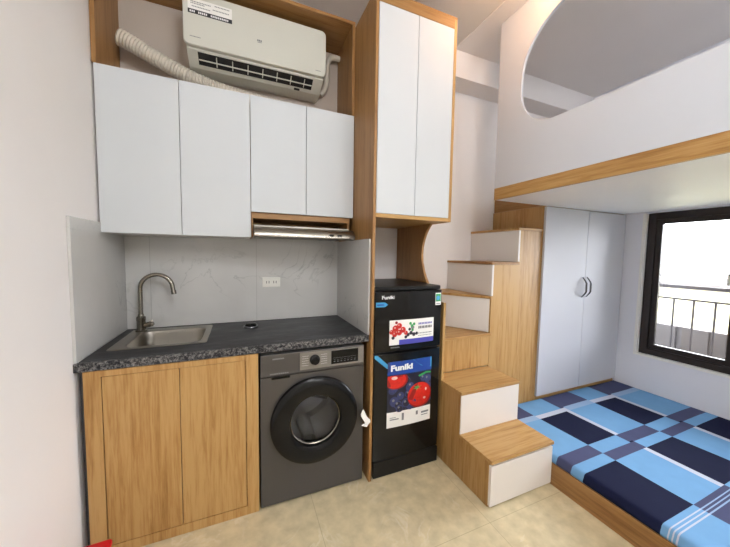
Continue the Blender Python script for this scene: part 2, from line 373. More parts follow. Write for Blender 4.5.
# faucet
fc = thing('kitchen_faucet', 'tall brushed steel gooseneck tap rising from the back left of the sink', 'tap', (.118, -.105, .881))
fx, fy = .106, -.108
B().lathe([(.028, 0), (.028, .006), (.022, .010), (.021, .060), (.0225, .064), (.0225, .082), (.015, .088), (.013, .10)], (fx, fy, .8805), 'z', 32).build('body', M['chrome'], fc)
pth = [(fx, fy, .97), (fx, fy, 1.05), (fx, fy, 1.125)]
for k in range(1, 19): a = R(180-180*k/18); pth.append((fx+.08+.08*math.cos(a), fy-.008*k/18, 1.125+.08*math.sin(a)))
pth.append((fx+.166, fy-.010, 1.095))
B().tube(pth, .0115, 16).build('spout', M['chrome'], fc)
B().tube([(fx+.163, fy-.009, 1.112), (fx+.1665, fy-.010, 1.090)], .0135, 16).build('nozzle', M['chrome'], fc)
B().tube([(fx+.015, fy-.002, .912), (fx+.052, fy-.012, .922), (fx+.060, fy-.014, .925)], [.014, .016, .012], 16).build('lever_hub', M['chrome'], fc)
B().tube([(fx+.050, fy-.012, .925), (fx+.062, fy-.045, .945), (fx+.066, fy-.066, .950)], [.006, .005, .0045], 10).build('lever', M['chrome'], fc)

# drain plug
dp = thing('sink_plug', 'round black and steel sink plug lying on the worktop', 'plug', (.69, -.19, .876))
B().lathe([(.040, 0), (.046, .004), (.044, .009), (.036, .011)], (.69, -.19, .8762), 'z', 40).build('flange', M['dark_chrome'], dp)
B().lathe([(.034, .0), (.034, .006), (.028, .012), (.014, .014)], (.69, -.19, .8872), 'z', 32).build('cap', M['black'], dp)

# socket
sp = thing('wall_socket', 'white double wall socket on the grey marble splashback', 'socket', (.83, -.011, 1.139))
B().box(.770, .889, -.0175, -.0103, 1.105, 1.172).build('plate', M['plastic_white'], sp, .003)
for cx in (.806, .853):
    q = B().box(cx-.019, cx+.019, -.0200, -.0176, 1.120, 1.157).build('outlet', M['plastic_white'], sp, .001)
    B().box(cx-.010, cx-.006, -.0207, -.0201, 1.130, 1.147).box(cx+.006, cx+.010, -.0207, -.0201, 1.130, 1.147).build('slot', M['ink'], q)

# ------------------------------------------------------------------ washing machine
wm = thing('washing_machine', 'dark grey front loading washing machine under the worktop', 'washing machine', (1.0, -.32, 0))
wx0, wx1, wyf, wyb, wz0, wz1 = .722, 1.286, -.600, -.06, .012, .822
dc = (1.004, .440); RH = .168
b = B()
b.box(wx0, wx1, -.575, wyb, .66, wz1); b.box(wx0, wx0+.02, -.575, wyb, wz0, .66); b.box(wx1-.02, wx1, -.575, wyb, wz0, .66)
b.box(wx0+.02, wx1-.02, -.08, wyb, wz0, .66); b.box(wx0+.02, wx1-.02, -.575, -.08, wz0, .05)
b.build('cabinet', M['wm'], wm, .003)
# front panel with round hole
n = 64; ci = []; ou = []
zt_, zb_ = .702, wz0
for k in range(n):
    a = 2*math.pi*k/n; c_, s_ = math.cos(a), math.sin(a); ci.append((dc[0]+RH*c_, dc[1]+RH*s_))
    tx = ((wx1-dc[0])/c_ if c_ > 1e-6 else (wx0-dc[0])/c_ if c_ < -1e-6 else 1e9); tz = ((zt_-dc[1])/s_ if s_ > 1e-6 else (zb_-dc[1])/s_ if s_ < -1e-6 else 1e9)
    q = min(tx, tz); ou.append((dc[0]+q*c_, dc[1]+q*s_))
def snap(ou):
    for cx, cz in ((wx0, zb_), (wx1, zb_), (wx0, zt_), (wx1, zt_)):
        i = min(range(n), key=lambda i: (ou[i][0]-cx)**2+(ou[i][1]-cz)**2); ou[i] = (cx, cz)
snap(ou)
b = B(); b.loft([[(p[0], -.576, p[1]) for p in ou], [(p[0], wyf, p[1]) for p in ou], [(p[0], wyf, p[1]) for p in ci], [(p[0], -.576, p[1]) for p in ci], [(p[0], -.576, p[1]) for p in ou]], 0, smooth=False)
b.build('front_panel', M['wm'], wm)
cp = B().box(wx0, wx1, -.604, -.576, .706, wz1).build('control_panel', M['wm'], wm, .004)
B().box(.920, wx1-.004, -.6055, -.6042, .722, .814).build('control_band', M['wm_light'], cp)
B().lathe([(.027, 0), (.027, .008), (.023, .012), (.023, .022), (.020, .024)], (.998, -.6057, .772), (0, -1, 0), 40).build('dial', M['black'], cp)
dd = B().box(1.090, 1.248, -.6075, -.6056, .733, .808).build('display', M['black'], cp, .001)
q = B()
for k in range(7): q.box(1.104+k*.020, 1.112+k*.020, -.6081, -.6076, .745, .748); q.box(1.104+k*.020, 1.114+k*.020, -.6081, -.6076, .756, .757)
q.box(1.10, 1.235, -.6081, -.6076, .7665, .7673); q.build('key_marks', M['ink_grey'], dd)
q = B()
for xm in (.930, 1.032):
    q = B()
    for k in range(5): q.box(xm, xm+.035, -.6061, -.6056, .744+k*.0125, .7450+k*.0125)
    q.build('programme_marks', M['ink_white'], cp)
B().box(.780, .838, -.6047, -.6041, .794, .801).build('nameplate', M['ink_grey'], cp)
dr = B().box(.727, .912, -.6052, -.6042, .711, .7125).box(.912, .9135, -.6052, -.6042, .711, .815).build('detergent_drawer_seam', M['ink'], cp)
q = B()
for k in range(9): q.box(.768+k*.0105, .776+k*.0105, -.6050, -.6042, .7175, .7225)
q.build('drawer_marks', M['ink_grey'], cp)
q = B().prism(rrect(.775, .868, .690, .7015, .0055), 'y', -.6035, -.600).build('drawer_grip', M['black'], wm)
# door ring
D = (dc[0], -.600, dc[1])
b = B().lathe([(.236, 0.0), (.239, .010), (.236, .026), (.222, .037), (.190, .040), (.160, .036), (.143, .026), (.140, .018), (.136, -.010)], D, (0, -1, 0), 96, cap0=False, cap1=False)
dob = b.build('door', M['black'], wm)
B().lathe([(.139, .008), (.136, .011), (.132, .008), (.132, .002)], D, (0, -1, 0), 72, cap0=False, cap1=False).build('inner_ring', M['chrome'], dob)
B().lathe([(.131, .004), (.110, .012), (.08, .017), (.04, .020), (.01, .021)], D, (0, -1, 0), 72, cap0=False).build('door_glass', M['smoke'], dob)
# drum
b = B().lathe([(.162, -.03), (.160, -.06), (.215, -.09), (.225, -.12), (.225, -.40), (.20, -.43), (.05, -.42)], D, (0, -1, 0), 72, cap0=False)
du = b.build('drum', M['drum'], wm)
for a in (30, 150, 270):
    cx, cz = dc[0]+.20*math.cos(R(a)), dc[1]+.20*math.sin(R(a))
    B().tube([(cx, -.47, cz), (cx, -.25, cz)], [.035, .045], 12).build('paddle', M['drum'], du)
for a in (95, 215, 335):
    B().tube([(dc[0]+.02*math.cos(R(a)), -.205, dc[1]+.02*math.sin(R(a))), (dc[0]+.19*math.cos(R(a)), -.215, dc[1]+.19*math.sin(R(a)))], [.045, .022], 14).build('drum_spoke', M['chrome'], du)  # chrome spokes added to catch highlights inside the drum
for x in (.76, 1.25): 
    for y in (-.55, -.1): B().lathe([(.022, 0), (.022, .012)], (x, y, 0.0), 'z', 16).build('foot', M['ink'], wm)
B().box(.716, 1.300, -.30, -.28, .8235, .8375).build('top_packing_strip', M['ink'], wm) if False else None

# paper tag
pb = B(); prof = [(1.269, 0.464), (1.28, 0.441), (1.291, 0.416), (1.312, 0.393), (1.314, 0.378), (1.302, 0.368), (1.292, 0.354), (1.269, 0.363), (1.258, 0.369), (1.272, 0.375), (1.282, 0.377), (1.271, 0.397), (1.256, 0.423), (1.254, 0.436), (1.263, 0.454)]
pb.prism(prof, 'y', -.648, -.6455)
pt = tag(pb.build('paper_tag', M['paper'], loc=(1.29, -.647, .35)), 'small crumpled white paper tag stuck on the oak panel edge beside the washer', 'tag')

# ------------------------------------------------------------------ wall cabinets and niche
ZT = 2.2175
t = thing('wall_cabinet', 'larger white two-door wall cabinet above the sink', 'cabinet', (.35, -.15, 1.4276))
B().box(.003, .690, -.298, -.012, 1.428, 1.446).box(.003, .690, -.298, -.002, 2.185, 2.203).box(.003, .021, -.298, -.012, 1.446, 2.185).box(.672, .690, -.298, -.012, 1.446, 2.185).box(.021, .672, -.025, -.012, 1.446, 2.185).build('carcass', M['white_matt'], t)
B().box(.010, .3502, -.3175, -.2995, 1.4276, ZT).build('door', M['white'], t, .0012)
B().box(.3532, .6915, -.3175, -.2995, 1.4276, ZT).build('door', M['white'], t, .0012)
t = thing('wall_cabinet', 'smaller white two-door wall cabinet over the cooker hood', 'cabinet', (1.0, -.15, 1.43))
B().box(.695, 1.295, -.300, -.012, 1.540, 1.572).box(.695, 1.295, -.298, -.002, 2.185, 2.203).box(.695, .710, -.298, -.012, 1.572, 2.185).box(1.280, 1.295, -.298, -.012, 1.432, 1.540).box(1.280, 1.295, -.298, -.012, 1.572, 2.185).box(.695, .705, -.298, -.012, 1.432, 1.540).box(.710, 1.280, -.025, -.012, 1.572, 2.185).box(.705, 1.28, -.025, -.012, 1.50, 1.54).build('carcass', WD['x'], t)
B().box(.6945, 1.0063, -.3175, -.3005, 1.5743, ZT).build('door', M['white'], t, .0012)
B().box(1.0093, 1.3130, -.3175, -.3005, 1.5743, ZT).build('door', M['white'], t, .0012)
# niche surround
t = thing('niche_surround', 'oak frame boxing in the air conditioner above the wall cabinets', 'frame', (.65, -.15, 2.2175))
B().box(.003, .022, -.3175, -.002, 2.2195, 2.765).build('side_panel', WD['z'], t)
B().box(1.296, 1.3145, -.3175, -.002, 2.2195, 2.765).build('side_panel', WD['z'], t)
B().box(.003, 1.3145, -.3175, -.002, 2.7665, 2.785).build('top_panel', WD['x'], t)

# hood
t = thing('cooker_hood', 'slim stainless cooker hood under the smaller wall cabinet', 'hood', (1.0, -.15, 1.43))
B().box(.7075, 1.2775, -.335, -.03, 1.440, 1.500).build('housing', M['steel'], t, .002)
prof = [(-.3355, 1.425), (-.385, 1.427), (-.392, 1.432), (-.393, 1.440), (-.386, 1.462), (-.372, 1.480), (-.360, 1.488), (-.3355, 1.490)]
lip = B().prism(prof, 'x', .708, 1.300, smooth=True).build('front_lip', M['chrome'], t)
for cx in (1.150, 1.200):
    B().box(cx-.014, cx+.014, -.3965, -.385, 1.444, 1.456).build('button', M['black'], lip, .002)
B().box(.72, 1.27, -.33, -.06, 1.4335, 1.4395).build('filter', M['dark_chrome'], t)

# air conditioner
ac = thing('air_conditioner', 'cream white split air conditioner mounted in the oak niche', 'air conditioner', (.755, -.01, 2.40))
ax0, ax1 = .378, 1.136
prof = [(-.003, 2.722), (-.18, 2.722), (-.222, 2.700), (-.224, 2.468), (-.216, 2.452), (-.222, 2.444), (-.125, 2.396), (-.06, 2.388), (-.003, 2.40)]
B().prism(prof, 'x', ax0, ax1).build('body', M['ac'], ac, .008, seg=3)
# front cover with rounded corners
fp = rrect(.366, 1.146, 2.452, 2.728, .028, 6)
c0 = B(); c0.loft([[(p[0], -.2245, p[1]) for p in fp], [(p[0], -.238, p[1]) for p in fp], [((p[0]-.756)*.992+.756, -.2425, (p[1]-2.59)*.978+2.59) for p in fp]], 0, cap0=True, cap1=True, smooth=True)
cov = c0.build('front_cover', M['ac'], ac)
def slope(y): return 2.444+(y+.222)*(2.396-2.444)/(.097)
sb = B(); 
def sl(b, x0, x1, ya, yb, off, m=0, th=.0015):
    za, zb = slope(ya)-off, slope(yb)-off
    v = [(x, y, z+d) for x in (x0, x1) for y, z in ((ya, za), (yb, zb)) for d in (0, th)]
    b.add(v, [(0, 1, 3, 2), (4, 6, 7, 5), (0, 4, 5, 1), (2, 3, 7, 6), (0, 2, 6, 4), (1, 5, 7, 3)], m)
sl(sb, .430, 1.072, -.212, -.148, .0020); slot = sb.build('air_outlet', M['ac_in'], ac)
lv = B(); sl(lv, .432, 1.070, -.178, -.173, .0045, th=.003)
lv.build('louvre', M['ac'], slot)
for k in range(7):
    x = .52+k*.083; vb = B(); sl(vb, x, x+.005, -.205, -.155, .0040, th=.002); vb.build('vane', M['ac'], slot)
db = B(); sl(db, .965, 1.00, -.140, -.128, .0030, th=.002); db.build('receiver_window', M['ac_in'], ac)
ay = -.2430
st = B().box(.391, .606, ay, ay+.0005, 2.612, 2.690, 0).box(.391, .606, ay-.0002, ay, 2.612, 2.634, 1)
for z, (a, c_) in ((2.671, (.405, .500)), (2.662, (.405, .47)), (2.676, (.52, .59)), (2.655, (.51, .585)), (2.647, (.41, .50))):
    x = a
    while x < c_: st.box(x, x+.005, ay-.0002, ay, z, z+.005, 2); x += .0075
for a, c_ in ((.40, .425), (.44, .48), (.50, .585)):
    x = a
    while x < c_: st.box(x, x+.006, ay-.0004, ay-.0002, 2.618, 2.628, 3); x += .009
st.build('rating_sticker', [M['paper'], M['ink'], M['ink_grey'], M['ink_white']], ac)
q = B()
for k in range(3): q.box(.738+k*.009, .745+k*.009, ay, ay+.0006, 2.560, 2.570); 
q.box(.740, .762, ay, ay+.0006, 2.554, 2.557); q.build('emblem', M['ink_grey'], ac)
q = B()
for k in range(8): q.box(.398+k*.0065, .403+k*.0065, ay, ay+.0006, 2.493, 2.497)
q.build('small_lettering', M['ink_grey'], ac); q = B()
for k in range(5): q.box(1.08+k*.0065, 1.085+k*.0065, ay, ay+.0006, 2.480, 2.4835)
q.build('small_lettering', M['ink_grey'], ac)
# pipe
pp = [(1.10, -.05, 2.420), (1.15, -.05, 2.440), (1.185, -.05, 2.470), (1.200, -.05, 2.520), (1.205, -.05, 2.62), (1.212, -.05, 2.675), (1.235, -.05, 2.705), (1.262, -.05, 2.712), (1.2955, -.05, 2.712)]
pp[0] = (1.156, -.05, 2.440); pp[1] = (1.168, -.05, 2.450)
tag(B().tube(pp, .018, 16).build('refrigerant_pipe', M['duct'], loc=(1.2, -.05, 2.44)), 'white wrapped pipe bending up from the right end of the air conditioner', 'pipe')
# duct
ctl = [(.054, -.125, 2.466), (.12, -.122, 2.442), (.20, -.118, 2.408), (.35, -.110, 2.352), (.50, -.10, 2.320), (.65, -.095, 2.302), (.80, -.09, 2.296), (.95, -.085, 2.293)]
def cat(P, n):
    out = []
    for i in range(len(P)-1):
        p0, p1, p2, p3 = [Vector(P[max(0, min(len(P)-1, i+j))]) for j in (-1, 0, 1, 2)]
        for k in range(n):
            u = k/n; out.append(.5*((2*p1)+(-p0+p2)*u+(2*p0-5*p1+4*p2-p3)*u*u+(-p0+3*p1-3*p2+p3)*u**3))
    out.append(Vector(P[-1])); return out
pp = cat(ctl, 60); q = [0]
for k in range(1, len(pp)): q.append(q[-1]+(pp[k]-pp[k-1]).length)
Ltot = q[-1]; NR = 62; samp = []; rr = []
for k in range(NR*4):
    d = Ltot*k/(NR*4-1)*.9999; i = next(i for i in range(len(q)-1) if q[i+1] >= d)
    samp.append(pp[i].lerp(pp[i+1], (d-q[i])/(q[i+1]-q[i]))); rr.append((.036, .0395, .0415, .0395)[k % 4]*(1-.15*d/Ltot)+.002)
pp = samp
tag(B().tube(pp, rr, 20).build('exhaust_duct', M['duct'], loc=(.4, -.14, 2.34)), 'white corrugated exhaust duct drooping behind the wall cabinets', 'duct')

# ------------------------------------------------------------------ tall unit over the fridge
YT = -.629
t = thing('tall_unit', 'tall oak unit with two white doors above the fridge', 'cabinet', (1.58, -.3, 0))
B().box(1.3165, 1.3335, YT, -.002, 0, 2.745).build('side_panel', WD['z'], t, .001)
B().box(1.8300, 1.8490, YT, -.002, 1.549, 2.745).build('side_panel', W['z'], t, .001)
B().box(1.3335, 1.830, YT+.019, -.002, 1.553, 1.571).build('bottom_panel', W['x'], t)
B().box(1.3165, 1.8490, YT, -.19, 2.7455, 2.758).box(1.3335, 1.830, YT, YT+.02, 2.692, 2.7455).build('top_panel', WD['x'], t)  # fascia takes the darker oak, its shade put into the colour
B().box(1.3335, 1.830, YT, YT+.018, 1.549, 1.571).build('bottom_rail', W['x'], t)
B().box(1.3335, 1.830, -.02, -.003, 1.571, 2.74).build('back_panel', W['z'], t)
B().box(1.3360, 1.5820, YT, YT+.0175, 1.5725, 2.690).build('door', M['white'], t, .0012)
B().box(1.5850, 1.8290, YT, YT+.0175, 1.5725, 2.690).build('door', M['white'], t, .0012)
cv = [(-.002, 1.552), (-.465, 1.552), (-.440, 1.530), (-.410, 1.495), (-.385, 1.450), (-.367, 1.400), (-.360, 1.345), (-.368, 1.290), (-.388, 1.235), (-.415, 1.185), (-.450, 1.140), (-.470, 1.10), (-.480, 1.05), (-.480, 0), (-.002, 0)]
B().prism(cv, 'x', 1.8155, 1.8325).build('curved_side_panel', WD['z'], t)
struct('trim_5', B().box(1.336, 1.813, -.0022, -.0004, 1.16, 1.55), M['wall'])
# tile on the side of the tall unit
B().box(1.3060, 1.3163, -.606, -.012, .877, 1.428).build('splashback_tile', M['tile_side'], t)

# ------------------------------------------------------------------ fridge
fr = thing('refrigerator', 'black two-door refrigerator with fruit stickers beside the washer', 'fridge', (1.578, -.35, 0))
fx0, fx1 = 1.345, 1.808
B().box(fx0+.004, fx1-.004, -.575, -.08, .025, 1.125).build('cabinet', M['fridge_body'], fr, .006)
B().box(fx0, fx1, -.605, -.075, 1.1265, 1.152).build('top_lid', M['fridge_body'], fr, .006)
def fdoor(name, z0, z1):
    n = 12; prof = []
    for k in range(n+1):
        u = k/n; x = fx0+(fx1-fx0)*u; prof.append((x, -.616-.014*(1-(2*u-1)**2)))
    prof += [(fx1, -.578), (fx0, -.578)]
    return B().prism(prof, 'z', z0, z1, smooth=True).build(name, M['fridge'], fr, .003)
up = fdoor('freezer_door', .768, 1.1245); lo = fdoor('lower_door', .105, .756)
B().box(fx0+.01, fx1-.01, -.60, -.578, .757, .767).build('door_gap', M['ink'], fr)
B().box(fx0+.003, fx1-.003, -.626, -.576, .004, .101).build('kick_panel', M['fridge_body'], fr, .004)
for x in (fx0+.05, fx1-.05):
    for y in (-.54, -.12): B().lathe([(.016, 0), (.016, .0245)], (x, y, 0), 'z', 16).build('foot', M['ink'], fr)
def fsurf(x):
    u = (x-fx0)/(fx1-fx0); return -.6165-.014*(1-(2*u-1)**2)
class Pr:
    """flat print following the door's curve: polygons at growing layers"""
    def __init__(s): s.b = B()
    def poly(s, pts, m, lay):
        o = .0006+.00025*lay; xs = [p[0] for p in pts]
        s.b.add([(x, fsurf(x)-o, z) for x, z in pts], [tuple(range(len(pts)))], m)
    def rect(s, x0, x1, z0, z1, m, lay, sk=0.0):
        n = 10
        for k in range(n):
            a, c_ = x0+(x1-x0)*k/n, x0+(x1-x0)*(k+1)/n
            s.poly([(a, z0), (c_, z0), (c_, z1), (a, z1)], m, lay)
    def disc(s, x, z, r, m, lay, clip=None, sx=1):
        p = [(x+r*sx*math.cos(2*math.pi*k/28), z+r*math.sin(2*math.pi*k/28)) for k in range(28)]
        if clip: p = [(min(max(a, clip[0]), clip[1]), min(max(c_, clip[2]), clip[3])) for a, c_ in p]
        s.poly(p, m, lay)
mats = [M['paper'], M['ink_blue'], M['ink_red'], M['ink_berry2'], M['ink_berry'], M['glint'], M['ink_green'], M['ink_grey'], M['ink_violet'], M['ink'], M['ink_ltblue'], M['ink_red2']]
# upper sticker
P = Pr(); P.rect(1.436, 1.747, .806, .955, 0, 0); P.rect(1.50, 1.747, .806, .836, 8, 1)
for x, z, r in ((1.475, .905, .020), (1.500, .920, .017), (1.525, .895, .018), (1.500, .880, .018), (1.470, .870, .016), (1.450, .885, .014), (1.545, .875, .013)): P.disc(x, z, r, 2, 2); P.disc(x-.004, z+.005, r*.25, 5, 3)
for x, z, r in ((1.560, .862, .011), (1.580, .872, .012), (1.600, .862, .012), (1.620, .866, .010), (1.545, .850, .010), (1.460, .850, .010), (1.570, .895, .009)): P.disc(x, z, r, 3, 2)
for x, z in ((1.585, .915), (1.575, .930), (1.60, .925), (1.48, .940), (1.59, .89)): P.disc(x, z, .009, 6 if x > 1.5 else 11, 2)
P.disc(1.59, .905, .012, 7, 1)
for z, h, m in ((.918, .012, 8), (.893, .016, 9), (.862, .006, 7), (.848, .004, 7)):
    x = 1.632
    while x < 1.728: P.rect(x, x+.008, z, z+h, m, 2); x += .0115
P.b.build('fruit_sticker', mats, up)
P = Pr(); P.rect(1.757, 1.802, 1.030, 1.106, 0, 0); P.rect(1.760, 1.799, 1.052, 1.100, 6, 1); P.disc(1.778, 1.074, .014, 10, 2); P.rect(1.764, 1.796, 1.036, 1.042, 7, 2)
P.b.build('energy_label', mats, up)
P = Pr(); P.poly([(1.350, 1.036), (1.405, 1.036), (1.425, 1.050), (1.405, 1.064), (1.350, 1.064)], 10, 0); P.rect(1.357, 1.398, 1.046, 1.053, 1, 1)
P.b.build('blue_tag_sticker', mats, up)
P = Pr()
for k in range(7): P.rect(1.446+k*.0085, 1.452+k*.0085, .789, .795, 7, 0)
P.b.build('small_lettering', mats, up)
text('Funiki', 'brand_lettering', .028, (1.384, fsurf(1.41)-.003, 1.083), up, M['ink_white'], .0006, .082)
# lower poster
x0, x1 = 1.430, 1.740; cl = (x0, x1, .390, .620)
P = Pr(); P.rect(x0, x1, .300, .395, 0, 0); P.rect(x0, x1, .395, .625, 3, 0); P.rect(x0, x1, .620, .705, 1, 0); P.poly([(x0, .705), (x0+.10, .705), (x0, .64)], 4, 1)
P.poly([(1.60, .705), (x1, .705), (x1, .64), (1.66, .66)], 10, 1)
random.seed(8)
for k in range(26):
    x, z = random.uniform(x0+.015, x1-.015), random.uniform(.41, .60); r = random.uniform(.020, .031)
    P.disc(x, z, r, 4, 2+.1*k, cl); P.disc(x+.002, z-.003, r*.78, 3 if k % 3 == 0 else 4, 2.05+.1*k, cl); P.disc(x-.006, z+.008, r*.28, 7, 2.08+.1*k, cl)
P.disc(1.490, .590, .055, 11, 5.5, cl, 1.4); P.disc(1.485, .590, .048, 2, 5.6, cl, 1.4); P.disc(1.475, .605, .010, 5, 5.8, cl, 2)
P.disc(1.655, .475, .080, 11, 6, cl, 1.12); P.disc(1.652, .480, .074, 2, 6.2, cl, 1.12)
for a in range(0, 360, 60): 
    c_, s_ = math.cos(R(a+20)), math.sin(R(a+20)); P.poly([(1.635-s_*.006, .525+c_*.004), (1.635+c_*.034, .525+s_*.020), (1.635+s_*.006, .525-c_*.004)], 6, 6.6)
P.disc(1.700, .505, .010, 5, 6.6, cl, .6); P.disc(1.69, .45, .007, 5, 6.6, cl, 1.4)
P.poly([(1.64, .600), (1.70, .618), (1.735, .612), (1.735, .604), (1.70, .606), (1.65, .590)], 6, 6.4)
for a, c_, z, h in ((1.450, 1.51, .345, .007), (1.450, 1.49, .358, .004), (1.53, 1.545, .335, .045), (1.63, 1.645, .350, .025), (1.67, 1.725, .352, .012), (1.67, 1.72, .338, .005)): P.rect(a, c_, z, z+h, 7, 1)
P.b.build('fruit_poster', mats, lo)
text('Funiki', 'brand_lettering', .048, (1.447, fsurf(1.58)-.004, .652), lo, M['ink_white'], .0022, .150)
P = Pr(); P.poly([(1.347, .752), (1.365, .752), (1.432, .690), (1.432, .668), (1.425, .668), (1.347, .735)], 10, 0); P.b.build('corner_ribbon', mats, lo)

# ------------------------------------------------------------------ storage staircase
t = thing('storage_staircase', 'oak storage staircase with cream drawer fronts climbing beside the fridge', 'staircase', (2.1, -.5, 0))
y1, y2, yw = -1.032, -.787, -.511
z1, z2, z3, z4, z5, z6 = .2664, .5265, .7725, 1.0449, 1.2973, 1.5594
xs, xn, xc, xd = 1.840, 2.333, 2.585, 2.838
B().prism([(y1+.012, 0), (-.003, 0), (-.003, 1.035), (-.60, 1.035), (-.60, z2-.018), (y2+.002, z2-.018), (y2+.002, z1-.018), (y1+.012, z1-.018)], 'x', xs, xs+.017).build('side_panel', W['z'], t)
B().prism([(y1+.012, 0), (yw-.004, 0), (yw-.004, z2-.018), (y2+.002, z2-.018), (y2+.002, z1-.018), (y1+.012, z1-.018)], 'x', XL-.018, XL-.001).build('side_panel', W['z'], t)
B().box(xs+.0175, XL-.0185, y1+.016, y1+.030, .0, z1-.018).build('step_carcass', W['x'], t)
B().box(xs-.002, XL+.001, y1-.012, y2+.001, z1-.018, z1).build('tread', W['x'], t, .0015)
B().box(xs-.002, XL+.002, y2-.010, yw-.002, z2-.018, z2).build('tread', W['x'], t, .0015)
B().box(xs+.002, XL-.001, y1-.006, y1+.0115, .010, z1-.034).build('drawer_front', M['cream'], t, .001)
B().box(xs+.002, XL-.001, y2-.006, y2+.0015, z1+.002, z2-.0185).build('drawer_front', M['cream'], t, .001)
B().box(xs+.0175, xn, yw+.002, yw+.017, z2+.001, z3-.019).build('riser', W['z'], t)
B().box(xs+.0175, xn+.001, yw-.012, -.004, z3-.018, z3).build('landing_tread', W['x'], t, .0015)
# winder drawer
ang = R(34); dv = Vector((-math.sin(ang), math.cos(ang), 0)); nv = Vector((-math.cos(ang), -math.sin(ang), 0))
def obox(b, p, L0, L1, th0, th1, z0, z1):
    v = []
    for s_ in (L0, L1):
        for h in (th0, th1):
            q = Vector(p)+dv*s_+nv*h
            v += [(q.x, q.y, z0), (q.x, q.y, z1)]
    b.add(v, [(0, 1, 3, 2), (4, 6, 7, 5), (0, 4, 5, 1), (2, 3, 7, 6), (0, 2, 6, 4), (1, 5, 7, 3)])
piv = (xn, yw+.002, 0)
b = B(); obox(b, piv, .010, .585, -.016, 0.0, z3+.004, z4-.020); b.build('drawer_front', M['white_matt'], t, .001)
q0 = Vector(piv); q1 = Vector(piv)+dv*.595
B().prism([(q0.x-.004, q0.y-.004), (q1.x-.012, -.004), (xn+.012, -.004), (xn+.012, q0.y-.004)], 'z', z4-.018, z4).build('winder_tread', W['x'], t, .0015)
# step B and C
B().box(xn-.003, xn+.013, yw-.003, -.006, z4+.003, z5-.020).build('drawer_front', M['white_matt'], t, .001)
B().box(xn-.010, xc+.013, yw-.006, -.004, z5-.018, z5).build('tread', WD['y'], t, .0015)
B().box(xc-.003, xc+.013, yw-.003, -.006, z5+.003, z6-.020).build('drawer_front', M['white_matt'], t, .001)
B().box(xc-.008, xd, yw-.004, -.004, z6-.018, z6).build('tread', W['x'], t, .0015)
B().prism([(xn+.0135, 0), (xd, 0), (xd, z6-.019), (xc+.0135, z6-.019), (xc+.0135, z5-.019), (xn+.0135, z5-.019)], 'y', yw, yw+.017).build('front_panel', W['z'], t)
B().box(xn+.0005, xn+.0132, yw, yw+.016, 0, z4-.020).build('newel_strip', W['z'], t)

# ------------------------------------------------------------------ wardrobe
t = thing('wardrobe', 'white two-door wardrobe with oak sides in the corner by the window', 'wardrobe', (3.38, -.25, 0))
B().box(2.840, 2.858, -.511, -.003, 0, 1.742).build('side_panel', W['z'], t)
B().box(3.897, 3.915, -.511, -.003, 0, 1.742).build('side_panel', W['z'], t)
B().box(2.858, 3.897, -.511, -.003, 1.724, 1.742).build('top_panel', W['x'], t)
B().box(2.858, 3.897, -.020, -.003, .20, 1.724).build('back_panel', W['z'], t)
B().box(2.858, 3.897, -.509, -.490, 0, .203).box(2.858, 3.897, -.490, -.02, .183, .203).build('plinth', W['x'], t)
for x0, x1, hx, s_ in ((2.846, 3.3735, 3.334, -1), (3.3765, 3.912, 3.392, 1)):
    d = B().box(x0, x1, -.530, -.512, .205, 1.736).build('door', M['ward'], t, .0012)
    pts = []
    for k in range(15):
        u = k/14; a = math.sin(math.pi*u)
        pts.append((hx, -.534-.034*min(1, a*1.3), 1.002+.170*u))
    B().tube(pts, [.004+.003*math.sin(math.pi*k/14) for k in range(15)], 10).build('handle', M['dark_chrome'], d)

# ------------------------------------------------------------------ loft bed
t = thing('loft_bed', 'white boarded loft bed with oval opening and oak bottom rail overhead', 'loft bed', (3.1, -1.5, 1.742))
YE = -2.75
B().box(XL+.020, XW-.004, YE, -.512, 1.743, 1.765).box(XL+.02, XW-.004, -.512, -.512+.001, 1.743, 1.765).build('underside_board', M['under'], t)
B().box(2.840, XW-.004, -.5105, -.012, 1.744, 1.870).build('rear_box', WD['y'], t)
B().box(XL, XL+.019, YE, -.512, 1.742, 1.822).build('bottom_rail', W['y'], t, .001)
B().box(XL+.021, XW-.004, YE, -.5115, 1.766, 1.88).build('mattress_deck', M['loft'], t)
# guard panel with opening
hy0, hy1, hz0, hz1, hr, hb = -2.45, -.697, 2.150, 2.790, .312, .25
hole = []
for cy, cz, a, rad in ((hy1-hr, hz1-hr, 0, hr), (hy0+hr, hz1-hr, 90, hr), (hy0+hb, hz0+hb, 180, hb), (hy1-hb, hz0+hb, 270, hb)):
    for k in range(13): tt = R(a+90*k/12); hole.append((cy+rad*math.cos(tt), cz+rad*math.sin(tt)))
# outer matching points
oy0, oy1, oz0, oz1 = YE, -.512, 1.8225, ZC-.007
ou = []
for i, (y, z) in enumerate(hole):
    q = i//13; k = i % 13
    cy, cz = ((oy1, oz1), (oy0, oz1), (oy0, oz0), (oy1, oz0))[q]
    if q == 0: ou.append((oy1, z) if k < 6 else (oy1, oz1) if k == 6 else (y, oz1))
    if q == 1: ou.append((y, oz1) if k < 6 else (oy0, oz1) if k == 6 else (oy0, z))
    if q == 2: ou.append((oy0, z) if k < 6 else (oy0, oz0) if k == 6 else (y, oz0))
    if q == 3: ou.append((y, oz0) if k < 6 else (oy1, oz0) if k == 6 else (oy1, z))
xa, xb = XL+.001, XL+.019
b = B(); b.loft([[(xb, *p) for p in ou], [(xa, *p) for p in ou], [(xa, *p) for p in hole], [(xb, *p) for p in hole], [(xb, *p) for p in ou]], 0, smooth=False)
b.build('guard_panel', M['loft'], t)

